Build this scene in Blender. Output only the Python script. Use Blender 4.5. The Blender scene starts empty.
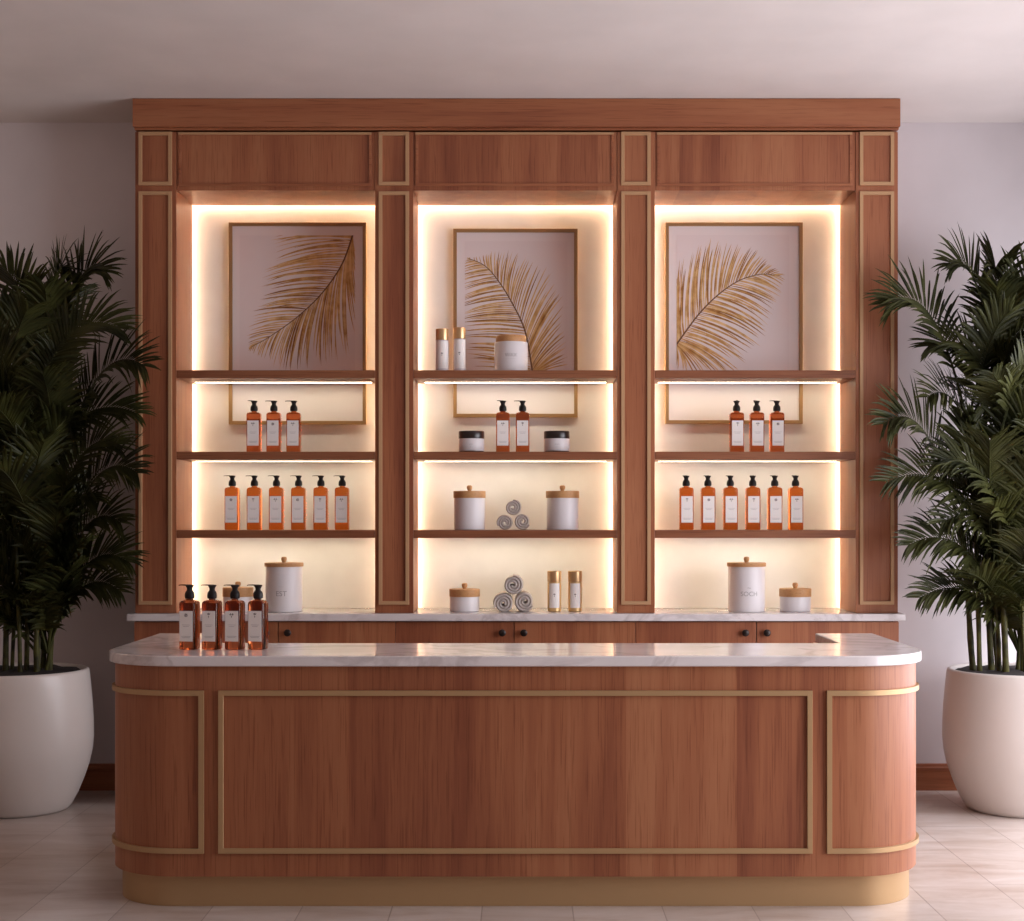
import bpy, bmesh, math, random
from mathutils import Vector, Matrix
PI = math.pi
SC = bpy.context.scene
COL = SC.collection
R = random.Random(11)

# ------------------------------------------------------------------ materials
def new_mat(name):
    m = bpy.data.materials.new(name); m.use_nodes = True
    nt = m.node_tree
    for n in list(nt.nodes): nt.nodes.remove(n)
    out = nt.nodes.new('ShaderNodeOutputMaterial')
    b = nt.nodes.new('ShaderNodeBsdfPrincipled')
    nt.links.new(b.outputs[0], out.inputs[0])
    return m, nt, b

def N(nt, typ, **kw):
    n = nt.nodes.new(typ)
    for k, v in kw.items():
        if k.startswith('i_'):
            n.inputs[k[2:].replace('_', ' ')].default_value = v
        else:
            setattr(n, k, v)
    return n

def plain(name, col, rough=.5, metal=0, spec=.5, **kw):
    m, nt, b = new_mat(name)
    b.inputs['Base Color'].default_value = (*col, 1)
    b.inputs['Roughness'].default_value = rough
    b.inputs['Metallic'].default_value = metal
    b.inputs['Specular IOR Level'].default_value = spec
    for k, v in kw.items():
        b.inputs[k.replace('_', ' ')].default_value = v
    return m

def ramp(nt, stops):
    r = nt.nodes.new('ShaderNodeValToRGB')
    e = r.color_ramp.elements
    while len(e) < len(stops): e.new(.5)
    for i, (p, c) in enumerate(stops):
        e[i].position = p; e[i].color = (*c, 1)
    return r

def coords(nt, scale, loc=(0, 0, 0), rot=(0, 0, 0)):
    tc = nt.nodes.new('ShaderNodeTexCoord')
    mp = nt.nodes.new('ShaderNodeMapping')
    mp.inputs['Scale'].default_value = scale
    mp.inputs['Location'].default_value = loc
    mp.inputs['Rotation'].default_value = rot
    nt.links.new(tc.outputs['Object'], mp.inputs[0])
    return mp.outputs[0]

def wood(name, dark, mid, light, grain='Z', rough=.42, plank=.19, fine=1.0):
    """veneer: fine streaks along the grain, broad tone bands, dark pores and a tone per veneer leaf"""
    m, nt, b = new_mat(name)
    L = nt.links.new
    ax = {'X': (1, 0, 0), 'Z': (0, 0, 1)}[grain]
    def sc(across, along): return tuple(along if a else across for a in ax)
    n1 = N(nt, 'ShaderNodeTexNoise', i_Scale=1.0, i_Detail=5.0, i_Roughness=.66, i_Distortion=.25)
    L(coords(nt, sc(75 * fine, 2.2 * fine)), n1.inputs['Vector'])
    n2 = N(nt, 'ShaderNodeTexNoise', i_Scale=1.0, i_Detail=3.0, i_Roughness=.5, i_Distortion=.8)
    L(coords(nt, sc(9 * fine, .55 * fine), (3, 1, 7)), n2.inputs['Vector'])
    # veneer leaves
    tc = nt.nodes.new('ShaderNodeTexCoord'); sp = nt.nodes.new('ShaderNodeSeparateXYZ')
    L(tc.outputs['Object'], sp.inputs[0])
    dv = N(nt, 'ShaderNodeMath', operation='DIVIDE'); dv.inputs[1].default_value = plank
    L(sp.outputs['X' if grain == 'Z' else 'Z'], dv.inputs[0])
    fl = N(nt, 'ShaderNodeMath', operation='FLOOR'); L(dv.outputs[0], fl.inputs[0])
    wn = N(nt, 'ShaderNodeTexWhiteNoise', noise_dimensions='1D'); L(fl.outputs[0], wn.inputs['W'])
    mx = N(nt, 'ShaderNodeMath', operation='MULTIPLY_ADD'); mx.inputs[1].default_value = .27
    L(n1.outputs['Fac'], mx.inputs[0])
    m2 = N(nt, 'ShaderNodeMath', operation='MULTIPLY'); m2.inputs[1].default_value = .60
    L(n2.outputs['Fac'], m2.inputs[0]); L(m2.outputs[0], mx.inputs[2])
    m3 = N(nt, 'ShaderNodeMath', operation='MULTIPLY_ADD'); m3.inputs[1].default_value = .22
    L(wn.outputs['Value'], m3.inputs[0]); L(mx.outputs[0], m3.inputs[2])
    r = ramp(nt, [(.36, dark), (.55, mid), (.74, light)])
    L(m3.outputs[0], r.inputs[0])
    # dark pores
    n3 = N(nt, 'ShaderNodeTexNoise', i_Scale=1.0, i_Detail=2.0, i_Roughness=.5)
    L(coords(nt, sc(210 * fine, 5 * fine), (1, 5, 2)), n3.inputs['Vector'])
    pr = ramp(nt, [(.34, (.70, .62, .58)), (.44, (1, 1, 1))]); L(n3.outputs['Fac'], pr.inputs[0])
    mul = N(nt, 'ShaderNodeMixRGB', blend_type='MULTIPLY'); mul.inputs[0].default_value = .8
    L(r.outputs[0], mul.inputs[1]); L(pr.outputs[0], mul.inputs[2])
    L(mul.outputs[0], b.inputs['Base Color'])
    b.inputs['Roughness'].default_value = rough
    b.inputs['Specular IOR Level'].default_value = .4
    bp = N(nt, 'ShaderNodeBump', i_Strength=.06, i_Distance=.001); L(n1.outputs['Fac'], bp.inputs['Height'])
    L(bp.outputs[0], b.inputs['Normal'])
    return m

WD, WM, WL = (.215, .064, .029), (.312, .109, .048), (.378, .151, .070)
M = {}
M['wood'] = wood('walnut_veneer', WD, WM, WL, 'Z')
M['wood_h'] = wood('walnut_veneer_level', WD, WM, WL, 'X', plank=3.1)
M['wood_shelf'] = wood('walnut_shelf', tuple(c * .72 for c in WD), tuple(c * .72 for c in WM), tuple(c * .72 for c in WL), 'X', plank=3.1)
M['bamboo'] = wood('lid_wood', (.42, .20, .075), (.52, .27, .11), (.60, .34, .15), 'X', rough=.5, plank=.5, fine=2)
M['brass'] = plain('satin_brass', (.46, .295, .15), .46, .5)
M['trim'] = plain('bronze_trim', (.47, .275, .14), .5, .15)
M['frame'] = plain('frame_brass', (.40, .235, .10), .42, .3)
M['black'] = plain('black_plastic', (.010, .007, .007), .45, spec=.25)
M['lid_black'] = plain('jar_lid_black', (.016, .008, .007), .3)
M['knob'] = plain('knob_bronze', (.025, .018, .016), .38, .6)
M['ceramic'] = plain('white_ceramic', (.70, .66, .67), .45)
M['label'] = plain('label_paper', (.86, .82, .79), .6)
M['ink'] = plain('label_ink', (.16, .13, .13), .6)
M['ink_pale'] = plain('engraved_grey', (.34, .31, .31), .6)
M['gold'] = plain('gold_cap', (.66, .43, .22), .34, .7)
M['goldglass'] = plain('gold_tinted_bottle', (.68, .45, .20), .3, .45)
M['white_case'] = plain('pale_bottle', (.66, .62, .63), .35)
M['mat'] = plain('picture_mat', (.86, .80, .795), .75)
M['print'] = plain('print_paper', (.83, .765, .765), .75)
M['soil'] = plain('dark_soil', (.018, .011, .010), .95)
M['pot'] = plain('white_planter', (.66, .60, .56), .34)
M['shadow_gap'] = plain('toe_kick', (.03, .015, .01), .6)
M['white_paint'] = plain('white_window_paint', (.8, .78, .76), .4)

def amber(name, col, dens_rough=.06):
    m = plain(name, col, dens_rough, Transmission_Weight=1.0, IOR=1.3)
    return m
M['amber'] = amber('amber_glass', (.60, .155, .028))
M['amber_dark'] = amber('dark_amber_glass', (.56, .15, .05))

def mat_emit(name, col, s):
    m, nt, b = new_mat(name)
    b.inputs['Base Color'].default_value = (.9, .85, .75, 1)
    b.inputs['Emission Color'].default_value = (*col, 1)
    b.inputs['Emission Strength'].default_value = s
    return m
M['led'] = mat_emit('led_strip', (1.0, .83, .55), 38)
M['led_shelf'] = mat_emit('shelf_led', (1.0, .87, .64), 11)

def marble():
    m, nt, b = new_mat('white_marble'); L = nt.links.new
    v = coords(nt, (1, 1, 1))
    n0 = N(nt, 'ShaderNodeTexNoise', i_Scale=2.4, i_Detail=6.0, i_Roughness=.6, i_Distortion=1.2); L(v, n0.inputs['Vector'])
    # veins: thin band where a warped noise crosses its middle
    n1 = N(nt, 'ShaderNodeTexNoise', i_Scale=1.6, i_Detail=7.0, i_Roughness=.58, i_Distortion=.9); L(v, n1.inputs['Vector'])
    s = N(nt, 'ShaderNodeMath', operation='SUBTRACT'); s.inputs[1].default_value = .5; L(n1.outputs['Fac'], s.inputs[0])
    a = N(nt, 'ShaderNodeMath', operation='ABSOLUTE'); L(s.outputs[0], a.inputs[0])
    r = ramp(nt, [(0, (.50, .46, .46)), (.012, (.66, .62, .62)), (.035, (1, 1, 1))]); L(a.outputs[0], r.inputs[0])
    r0 = ramp(nt, [(.35, (.66, .61, .61)), (.65, (.75, .70, .70))]); L(n0.outputs['Fac'], r0.inputs[0])
    mx = N(nt, 'ShaderNodeMixRGB', blend_type='MULTIPLY'); mx.inputs[0].default_value = .42
    L(r0.outputs[0], mx.inputs[1]); L(r.outputs[0], mx.inputs[2])
    L(mx.outputs[0], b.inputs['Base Color'])
    b.inputs['Roughness'].default_value = .14
    return m
M['marble'] = marble()

def floor_mat():
    m, nt, b = new_mat('travertine_tiles'); L = nt.links.new
    tc = nt.nodes.new('ShaderNodeTexCoord'); sp = nt.nodes.new('ShaderNodeSeparateXYZ'); L(tc.outputs['Object'], sp.inputs[0])
    cb = nt.nodes.new('ShaderNodeCombineXYZ')
    ax = N(nt, 'ShaderNodeMath', operation='ADD'); ax.inputs[1].default_value = 4.19; L(sp.outputs['Y'], ax.inputs[0])
    ay = N(nt, 'ShaderNodeMath', operation='ADD'); ay.inputs[1].default_value = .3105 * 40 - 1.115; L(sp.outputs['X'], ay.inputs[0])
    L(ax.outputs[0], cb.inputs['X']); L(ay.outputs[0], cb.inputs['Y'])
    bt = nt.nodes.new('ShaderNodeTexBrick')
    bt.offset = .5; bt.offset_frequency = 2; bt.squash = 1
    bt.inputs['Scale'].default_value = 1; bt.inputs['Mortar Size'].default_value = .0022
    bt.inputs['Mortar Smooth'].default_value = .2; bt.inputs['Bias'].default_value = 0
    bt.inputs['Brick Width'].default_value = 1.02; bt.inputs['Row Height'].default_value = .3105
    bt.inputs['Color1'].default_value = (.84, .81, .79, 1); bt.inputs['Color2'].default_value = (1, 1, 1, 1)
    bt.inputs['Mortar'].default_value = (.56, .51, .49, 1)
    L(cb.outputs[0], bt.inputs['Vector'])
    n1 = N(nt, 'ShaderNodeTexNoise', i_Scale=1.0, i_Detail=7.0, i_Roughness=.66, i_Distortion=.55); L(coords(nt, (2.2, 7.5, 1)), n1.inputs['Vector'])
    r1 = ramp(nt, [(.30, (.44, .345, .29)), (.50, (.56, .48, .435)), (.70, (.645, .58, .55))]); L(n1.outputs['Fac'], r1.inputs[0])
    mx = N(nt, 'ShaderNodeMixRGB', blend_type='MULTIPLY'); mx.inputs[0].default_value = 1
    L(r1.outputs[0], mx.inputs[1]); L(bt.outputs['Color'], mx.inputs[2])
    L(mx.outputs[0], b.inputs['Base Color'])
    b.inputs['Roughness'].default_value = .30
    bp = N(nt, 'ShaderNodeBump', i_Strength=.25, i_Distance=.002); bp.invert = True
    L(bt.outputs['Fac'], bp.inputs['Height']); L(bp.outputs[0], b.inputs['Normal'])
    return m
M['floor'] = floor_mat()

def plaster(name, col, rough=.85, var=.04, scale=3):
    m, nt, b = new_mat(name); L = nt.links.new
    n = N(nt, 'ShaderNodeTexNoise', i_Scale=scale, i_Detail=4.0); L(coords(nt, (1, 1, 1)), n.inputs['Vector'])
    r = ramp(nt, [(.3, tuple(c * (1 - var) for c in col)), (.7, tuple(c * (1 + var) for c in col))]); L(n.outputs['Fac'], r.inputs[0])
    L(r.outputs[0], b.inputs['Base Color']); b.inputs['Roughness'].default_value = rough
    b.inputs['Specular IOR Level'].default_value = .25
    return m
M['wall'] = plaster('wall_plaster', (.67, .625, .645))
M['wall_deep'] = plaster('wall_deep_taupe', (.58, .46, .39))
M['ceiling'] = plaster('ceiling_plaster', (.655, .60, .58))
M['panel'] = plaster('niche_wallpaper', (.80, .79, .785), .8, .03, 9)

def leaf_mat(name, dark, light, scale=7):
    m, nt, b = new_mat(name); L = nt.links.new
    n = N(nt, 'ShaderNodeTexNoise', i_Scale=scale, i_Detail=3.0); L(coords(nt, (1, 1, 1)), n.inputs['Vector'])
    r = ramp(nt, [(.32, dark), (.68, light)]); L(n.outputs['Fac'], r.inputs[0])
    L(r.outputs[0], b.inputs['Base Color']); b.inputs['Roughness'].default_value = .48
    b.inputs['Specular IOR Level'].default_value = .2
    return m
M['leaf'] = leaf_mat('palm_leaf', (.014, .016, .005), (.054, .056, .014))
M['cane'] = leaf_mat('palm_cane', (.014, .013, .005), (.085, .08, .018), 16)
M['gold_leaf'] = leaf_mat('gilded_leaf_ink', (.42, .20, .055), (.70, .45, .18), 24)
M['gold_leaf_pale'] = leaf_mat('gilded_leaf_pale', (.56, .33, .12), (.80, .57, .28), 24)
M['gold_leaf_brown'] = leaf_mat('gilded_leaf_brown', (.22, .085, .02), (.48, .26, .085), 24)
M['gold_leaf_dark'] = plain('gilded_leaf_stalk', (.16, .075, .03), .6)
def terry():
    m, nt, b = new_mat('terry_cloth'); L = nt.links.new
    n = N(nt, 'ShaderNodeTexNoise', i_Scale=420, i_Detail=2.0); L(coords(nt, (1, 1, 1)), n.inputs['Vector'])
    r = ramp(nt, [(.3, (.36, .31, .285)), (.7, (.53, .475, .44))]); L(n.outputs['Fac'], r.inputs[0]); L(r.outputs[0], b.inputs['Base Color'])
    b.inputs['Roughness'].default_value = .95
    bp = N(nt, 'ShaderNodeBump', i_Strength=.5, i_Distance=.002); L(n.outputs['Fac'], bp.inputs['Height']); L(bp.outputs[0], b.inputs['Normal'])
    return m
M['towel'] = terry()
def pane_mat():
    m, nt, b = new_mat('window_glass'); L = nt.links.new
    t = nt.nodes.new('ShaderNodeBsdfTransparent'); g = nt.nodes.new('ShaderNodeBsdfGlossy'); g.inputs['Roughness'].default_value = .02
    mx = nt.nodes.new('ShaderNodeMixShader'); mx.inputs[0].default_value = .08
    L(t.outputs[0], mx.inputs[1]); L(g.outputs[0], mx.inputs[2])
    L(mx.outputs[0], [n for n in nt.nodes if n.type == 'OUTPUT_MATERIAL'][0].inputs[0])
    return m
M['glass'] = pane_mat()

# ------------------------------------------------------------------ mesh helpers
class MB:
    def __init__(s): s.bm = bmesh.new()
    def box(s, x0, x1, y0, y1, z0, z1, bev=0, seg=2):
        b = bmesh.new()
        bmesh.ops.create_cube(b, size=1)
        for v in b.verts:
            v.co = Vector(((x0 + x1) / 2 + v.co.x * (x1 - x0), (y0 + y1) / 2 + v.co.y * (y1 - y0), (z0 + z1) / 2 + v.co.z * (z1 - z0)))
        if bev: bmesh.ops.bevel(b, geom=list(b.edges), offset=bev, segments=seg, profile=.6, affect='EDGES')
        s._merge(b); return s
    def _merge(s, b, mat=None):
        mp = {}
        for v in b.verts: mp[v] = s.bm.verts.new(mat @ v.co if mat else v.co)
        for f in b.faces:
            try: s.bm.faces.new([mp[v] for v in f.verts]).smooth = f.smooth
            except ValueError: pass
        b.free()
    def lathe(s, prof, seg=40, c=(0, 0, 0), close=True):
        rings = []
        for r, z in prof:
            rings.append([s.bm.verts.new((c[0] + r * math.cos(2 * PI * i / seg), c[1] + r * math.sin(2 * PI * i / seg), c[2] + z)) for i in range(seg)])
        for a, b in zip(rings, rings[1:]):
            for i in range(seg):
                s.bm.faces.new((a[i], a[(i + 1) % seg], b[(i + 1) % seg], b[i]))
        if close:
            s.bm.faces.new(rings[0][::-1]); s.bm.faces.new(rings[-1])
        return s
    def loft(s, loops, cap=True):
        rings = [[s.bm.verts.new(p) for p in lp] for lp in loops]
        n = len(rings[0])
        for a, b in zip(rings, rings[1:]):
            for i in range(n):
                s.bm.faces.new((a[i], a[(i + 1) % n], b[(i + 1) % n], b[i]))
        if cap:
            s.bm.faces.new(rings[0][::-1]); s.bm.faces.new(rings[-1])
        return s
    def tube(s, pts, rad, seg=8):
        pts = [Vector(p) for p in pts]
        rr = rad if isinstance(rad, (list, tuple)) else [rad] * len(pts)
        loops = []; ref = None
        for i, p in enumerate(pts):
            t = (pts[min(i + 1, len(pts) - 1)] - pts[max(i - 1, 0)]).normalized()
            if ref is None: ref = Vector((1, 0, 0)) if abs(t.x) < .8 else Vector((0, 1, 0))
            u = (ref - t * ref.dot(t)).normalized(); w = t.cross(u); ref = u
            loops.append([p + (u * math.cos(2 * PI * k / seg) + w * math.sin(2 * PI * k / seg)) * rr[i] for k in range(seg)])
        return s.loft(loops)
    def prism(s, poly, z0, z1):
        a = [s.bm.verts.new((x, y, z0)) for x, y in poly]; b = [s.bm.verts.new((x, y, z1)) for x, y in poly]
        n = len(a)
        for i in range(n): s.bm.faces.new((a[i], a[(i + 1) % n], b[(i + 1) % n], b[i]))
        s.bm.faces.new(a[::-1]); s.bm.faces.new(b); return s
    def face(s, pts):
        try: s.bm.faces.new([s.bm.verts.new(p) for p in pts])
        except ValueError: pass
        return s
    def build(s, name, mat, parent=None, org=(0, 0, 0), smooth=False, bevel=0, angle=40):
        bmesh.ops.recalc_face_normals(s.bm, faces=s.bm.faces[:])
        if any(org):
            o = Vector(org)
            for v in s.bm.verts: v.co -= o
        me = bpy.data.meshes.new(name); s.bm.to_mesh(me); s.bm.free()
        ob = bpy.data.objects.new(name, me); COL.objects.link(ob)
        me.materials.append(mat)
        if parent: ob.parent = parent
        if bevel:
            md = ob.modifiers.new('bevel', 'BEVEL'); md.width = bevel; md.segments = 2; md.limit_method = 'ANGLE'
        if smooth:
            for p in me.polygons: p.use_smooth = True
            me.set_sharp_from_angle(angle=math.radians(angle))
        return ob

def thing(name, label, cat, loc=(0, 0, 0), rz=0, group=None):
    o = bpy.data.objects.new(name, None); COL.objects.link(o)
    o.empty_display_size = .1
    o.location = loc; o.rotation_euler = (0, 0, rz)
    o['label'] = label; o['category'] = cat
    if group: o['group'] = group
    return o
def tag(o, label, cat, group=None):
    o['label'] = label; o['category'] = cat
    if group: o['group'] = group
    return o
def struct(o):
    o['kind'] = 'structure'; return o
def dup(root, loc, rz, label, group=None):
    r = root.copy(); COL.objects.link(r); r.location = loc; r.rotation_euler = (0, 0, rz); r['label'] = label
    if group: r['group'] = group
    for ch in list(root.children):
        c = ch.copy(); COL.objects.link(c); c.parent = r
        for g in list(ch.children):
            d = g.copy(); COL.objects.link(d); d.parent = c
    return r

def rsq(hx, hy, r, z, n=5, cx=0, cy=0):
    """rounded rectangle loop at height z"""
    out = []
    for (sx, sy, a0) in ((1, 1, 0), (-1, 1, PI / 2), (-1, -1, PI), (1, -1, 1.5 * PI)):
        for k in range(n):
            a = a0 + PI / 2 * k / (n - 1)
            out.append((cx + sx * (hx - r) + r * math.cos(a), cy + sy * (hy - r) + r * math.sin(a), z))
    return out

def text_mesh(txt, size, radius, z, face=-PI / 2, lift=.0006):
    """flat lettering wrapped round a cylinder of the given radius, reading from -Y"""
    cu = bpy.data.curves.new('lettering', 'FONT'); cu.body = txt; cu.size = size; cu.align_x = 'CENTER'
    o = bpy.data.objects.new('lettering_curve', cu); COL.objects.link(o)
    bpy.context.view_layer.update()
    dg = bpy.context.evaluated_depsgraph_get()
    me = bpy.data.meshes.new_from_object(o.evaluated_get(dg))
    bpy.data.objects.remove(o); bpy.data.curves.remove(cu)
    mb = MB(); vs = []
    for v in me.vertices:
        a = face + v.co.x / radius
        vs.append(mb.bm.verts.new(((radius + lift) * math.cos(a), (radius + lift) * math.sin(a), z + v.co.y)))
    for p in me.polygons:
        try: mb.bm.faces.new([vs[i] for i in p.vertices])
        except ValueError: pass
    bpy.data.meshes.remove(me)
    return mb

# ------------------------------------------------------------------ the room
YW, ZC = 7.39, 3.288          # back wall, ceiling
XL, XR, YF = -3.9, 3.35, -1.6
struct(MB().box(XL - .2, XR + .2, YF - .2, YW + .2, -.12, 0).build('floor', M['floor']))
struct(MB().box(XL - .2, XR + .2, YF - .2, YW + .2, ZC, ZC + .12).build('ceiling', M['ceiling']))
struct(MB().box(XL - .2, XR + .2, YW, YW + .2, 0, ZC).build('wall_back', M['wall']))
struct(MB().box(XL - .2, XL, YF, YW, 0, ZC).build('wall_left', M['wall_deep']))
struct(MB().box(XL - .2, XR + .2, YF - .2, YF, 0, ZC).build('wall_front', M['wall_deep']))
WY0, WY1, WZ0, WZ1 = 2.6, 7.33, .10, 2.55
w = MB()
w.box(XR, XR + .2, YF, WY0, 0, ZC).box(XR, XR + .2, WY1, YW, 0, ZC)
w.box(XR, XR + .2, WY0, WY1, 0, WZ0).box(XR, XR + .2, WY0, WY1, WZ1, ZC)
struct(w.build('wall_right', M['wall']))
wf = MB()
t = .05
wf.box(XR + .05, XR + .11, WY0, WY0 + t, WZ0, WZ1).box(XR + .05, XR + .11, WY1 - t, WY1, WZ0, WZ1)
wf.box(XR + .05, XR + .11, WY0, WY1, WZ0, WZ0 + t).box(XR + .05, XR + .11, WY0, WY1, WZ1 - t, WZ1)
for k in (1, 2, 3):
    y = WY0 + (WY1 - WY0) * k / 4
    wf.box(XR + .05, XR + .11, y - .025, y + .025, WZ0, WZ1)
wo = struct(wf.build('window_1', M['white_paint']))
MB().box(XR + .078, XR + .082, WY0 + .03, WY1 - .03, WZ0 + .03, WZ1 - .03).build('pane', M['glass'], wo)
# skirting: board with a bead on top, stopping at the wall cabinet
def skirting(name, x0, x1):
    m = MB().box(x0, x1, YW - .018, YW - .0005, .0005, .098)
    m.loft([[(x, YW - d, z) for d, z in ((.0005, .098), (.018, .098), (.0215, .103), (.0215, .112), (.016, .118), (.013, .128), (.0005, .131))] for x in (x0, x1)])
    return struct(m.build(name, M['wood_h']))
CX0, CX1 = -1.789, 1.766      # wall cabinet sides
skirting('baseboard_left', XL, CX0 - .004)
skirting('baseboard_right', CX1 + .004, XR)

# ------------------------------------------------------------------ display cabinet on the wall
YC = 6.99                     # cabinet face
YB = 7.367                    # face of the niche backs
YK = 7.337                    # back edge of the niche linings; a light cove lies behind it
ZW = .897                     # worktop surface
ZN, ZT = 2.868, 3.157         # niche soffit, underside of the crown
PIL = [(-1.789, -1.597), (-.671, -.4925), (.458, .633), (1.569, 1.766)]
BAY = [(-1.597, -.671), (-.4925, .458), (.633, 1.569)]
SHELF_TOP = [2.0294, 1.650, 1.2838]
SH_T = .0365
cab_o = (-.012, YC, ZW + .0005)
cab = thing('display_cabinet', 'tall walnut wall cabinet with three lit shelved niches above a marble ledge', 'cabinet', cab_o)
def part(mb, name, mat, parent=cab, **kw): return mb.build(name, mat, parent, org=cab_o, **kw)
def rect_frame(x0, x1, z0, z1, wd, y0, y1, bev=.002):
    """a mitred rectangular moulding standing on the xz plane"""
    m = MB()
    prof = [(0, y1), (0, y0 + .0007), (.0007, y0), (wd - .0007, y0), (wd, y0 + .0007), (wd, y1)]
    loops = []
    for cx, cz, sx, sz in ((x0, z0, 1, 1), (x1, z0, -1, 1), (x1, z1, -1, -1), (x0, z1, 1, -1)):
        loops.append([(cx + sx * o, y, cz + sz * o) for o, y in prof])
    rings = [[m.bm.verts.new(p) for p in lp] for lp in loops]
    n = len(prof)
    for k in range(4):
        a, b = rings[k], rings[(k + 1) % 4]
        for i in range(n): m.bm.faces.new((a[i], a[(i + 1) % n], b[(i + 1) % n], b[i]))
    return m
part(MB().box(-1.793, 1.7695, YC - .034, YW - .002, ZT, ZC - .001, .003), 'crown', M['wood_h'])
part(MB().box(-1.790, 1.767, YC - .012, YC + .1, ZT - .010, ZT - .0005, .003), 'crown_bead', M['wood_h'])
for x0, x1 in PIL:
    c0 = .045 if x0 > -1.7 else 0; c1 = .045 if x1 < 1.7 else 0
    pm_ = MB().box(x0, x1, YC, YK, ZW + .001, ZT - .017, .002)
    pm_.box(x0 + c0, x1 - c1, YK, YW - .003, ZW + .001, ZT - .017)
    p = part(pm_, 'pilaster', M['wood'])
    part(rect_frame(x0 + .0175, x1 - .0195, 2.890, 3.139, .0165, YC - .009, YC + .001), 'molding', M['trim'], p)
    part(rect_frame(x0 + .0175, x1 - .0195, .937, 2.8615, .0165, YC - .009, YC + .001), 'molding', M['trim'], p)
for i, (x0, x1) in enumerate(BAY):
    f = part(MB().box(x0 + .0005, x1 - .0005, YC + .004, YK, ZN, ZT - .017, .002).box(x0 + .0005, x1 - .0005, YK, YW - .003, ZN + .045, ZT - .017), 'frieze', M['wood'])
    part(rect_frame(x0 + .010, x1 - .016, ZN + .020, 3.138, .0125, YC - .002, YC + .005), 'molding', M['trim'] if 0 else M['wood_h'], f)
    part(MB().box(x0 + .010, x1 - .016, YC - .0035, YC - .0021, 3.1265, 3.1375), 'molding_bead', M['trim'], f)
    g = .044
    bp_ = part(MB().box(x0 - g, x1 + g, YB, YW - .004, ZW + .001, ZN + g), 'back_panel', M['panel'])
    for a, b_, c, d in ((x0 - g + .001, x0 - g + .011, ZW + .004, ZN + g - .012), (x1 + g - .011, x1 + g - .001, ZW + .004, ZN + g - .012), (x0 - .010, x1 + .010, ZN + g - .011, ZN + g - .001)):
        part(MB().box(a, b_, YK + .009, YB - .006, c, d, .002), 'led_strip', M['led'], bp_)
    for zt in SHELF_TOP:
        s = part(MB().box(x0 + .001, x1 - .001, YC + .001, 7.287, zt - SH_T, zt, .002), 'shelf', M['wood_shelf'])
        part(MB().box(x0 + .04, x1 - .04, 7.210, 7.250, zt - SH_T - .0004, zt - SH_T + .004), 'led_strip', M['led_shelf'], s)

# ------------------------------------------------------------------ marble ledge and base cabinets
tag(MB().box(-1.817, 1.790, YC - .045, YW - .003, ZW - .034, ZW, .004, 3).build('worktop', M['marble'], smooth=True),
    'long white marble ledge lying on the low wooden cupboards under the lit niches', 'worktop')
UNITS = [(CX0, -.575, -1.119, 'low walnut cupboard with two black knobs, behind the counter bottles'),
         (-.574, .540, -.0235, 'low walnut cupboard with two black knobs, centred under the towel niche'),
         (.541, CX1, 1.104, 'low walnut cupboard with two black knobs, at the end by the inner counter wing')]
for x0, x1, xs, lab in UNITS:
    org = ((x0 + x1) / 2, YC, 0)
    u = thing('base_cabinet', lab, 'cupboard', org, group='low cupboards under the marble ledge')
    P = lambda mb, n, m, par=u, **k: mb.build(n, m, par, org=org, **k)
    zt = ZW - .035
    c = MB().box(x0, x0 + .018, YC + .001, YW - .025, .001, zt).box(x1 - .018, x1, YC + .001, YW - .025, .001, zt)
    c.box(x0 + .018, x1 - .018, YC + .02, YW - .025, .08, .098).box(x0 + .018, x1 - .018, YW - .035, YW - .025, .08, zt).box(x0 + .018, x1 - .018, YC + .02, YW - .025, zt - .018, zt)
    P(c, 'carcass', M['wood'])
    P(MB().box(x0 + .018, x1 - .018, YC + .05, YC + .066, .001, .08), 'toe_kick', M['shadow_gap'])
    for a, b_, kx in ((x0 + .0003, xs - .0018, xs - .054), (xs + .0018, x1 - .0003, xs + .046)):
        d = P(MB().box(a, b_, YC - .018, YC, .085, zt - .005, .0015), 'door', M['wood'])
        k = MB()
        k.lathe([(.006, 0), (.006, .010), (.0135, .013), (.0165, .018), (.0165, .023), (.012, .027), (.004, .0285)], 20)
        for v in k.bm.verts: v.co = Vector((kx + v.co.x, YC - .0178 - v.co.z, .808 + v.co.y))
        P(k, 'knob', M['knob'], d, smooth=True)

# ------------------------------------------------------------------ reception counter
def u_outline(xl, xr, yf, yb, xil, xir, yi, r, n=14):
    """plan of a counter: rounded front corners, two wings running back"""
    o = [(xl, yb)]
    o += [(xl + r - r * math.cos(a), yf + r - r * math.sin(a)) for a in [PI / 2 * k / n for k in range(n + 1)]]
    o += [(xr - r + r * math.sin(a), yf + r - r * math.cos(a)) for a in [PI / 2 * k / n for k in range(n + 1)]]
    o += [(xr, yb), (xir, yb), (xir, yi), (xil, yi), (xil, yb)]
    return o
ctr_o = (-.0125, 5.6, 0)
ctr = thing('reception_counter', 'wide walnut reception counter with rounded corners, brass trim and brass plinth', 'counter', ctr_o)
def cp(mb, name, mat, parent=ctr, **kw): return mb.build(name, mat, parent, org=ctr_o, **kw)
BX0, BX1, BYF, BR = -1.450, 1.425, 5.150, .27
ZS = .871
body = cp(MB().prism(u_outline(BX0, BX1, BYF, 6.108, -1.222, 1.197, 5.668, BR), .112, ZS - .0365), 'body', M['wood'], smooth=True, angle=30)
cp(MB().prism(u_outline(BX0 + .024, BX1 - .022, BYF + .040, 6.07, -1.262, 1.237, 5.63, BR - .035), .0005, .1125), 'plinth', M['brass'], smooth=True, angle=30)
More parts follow.
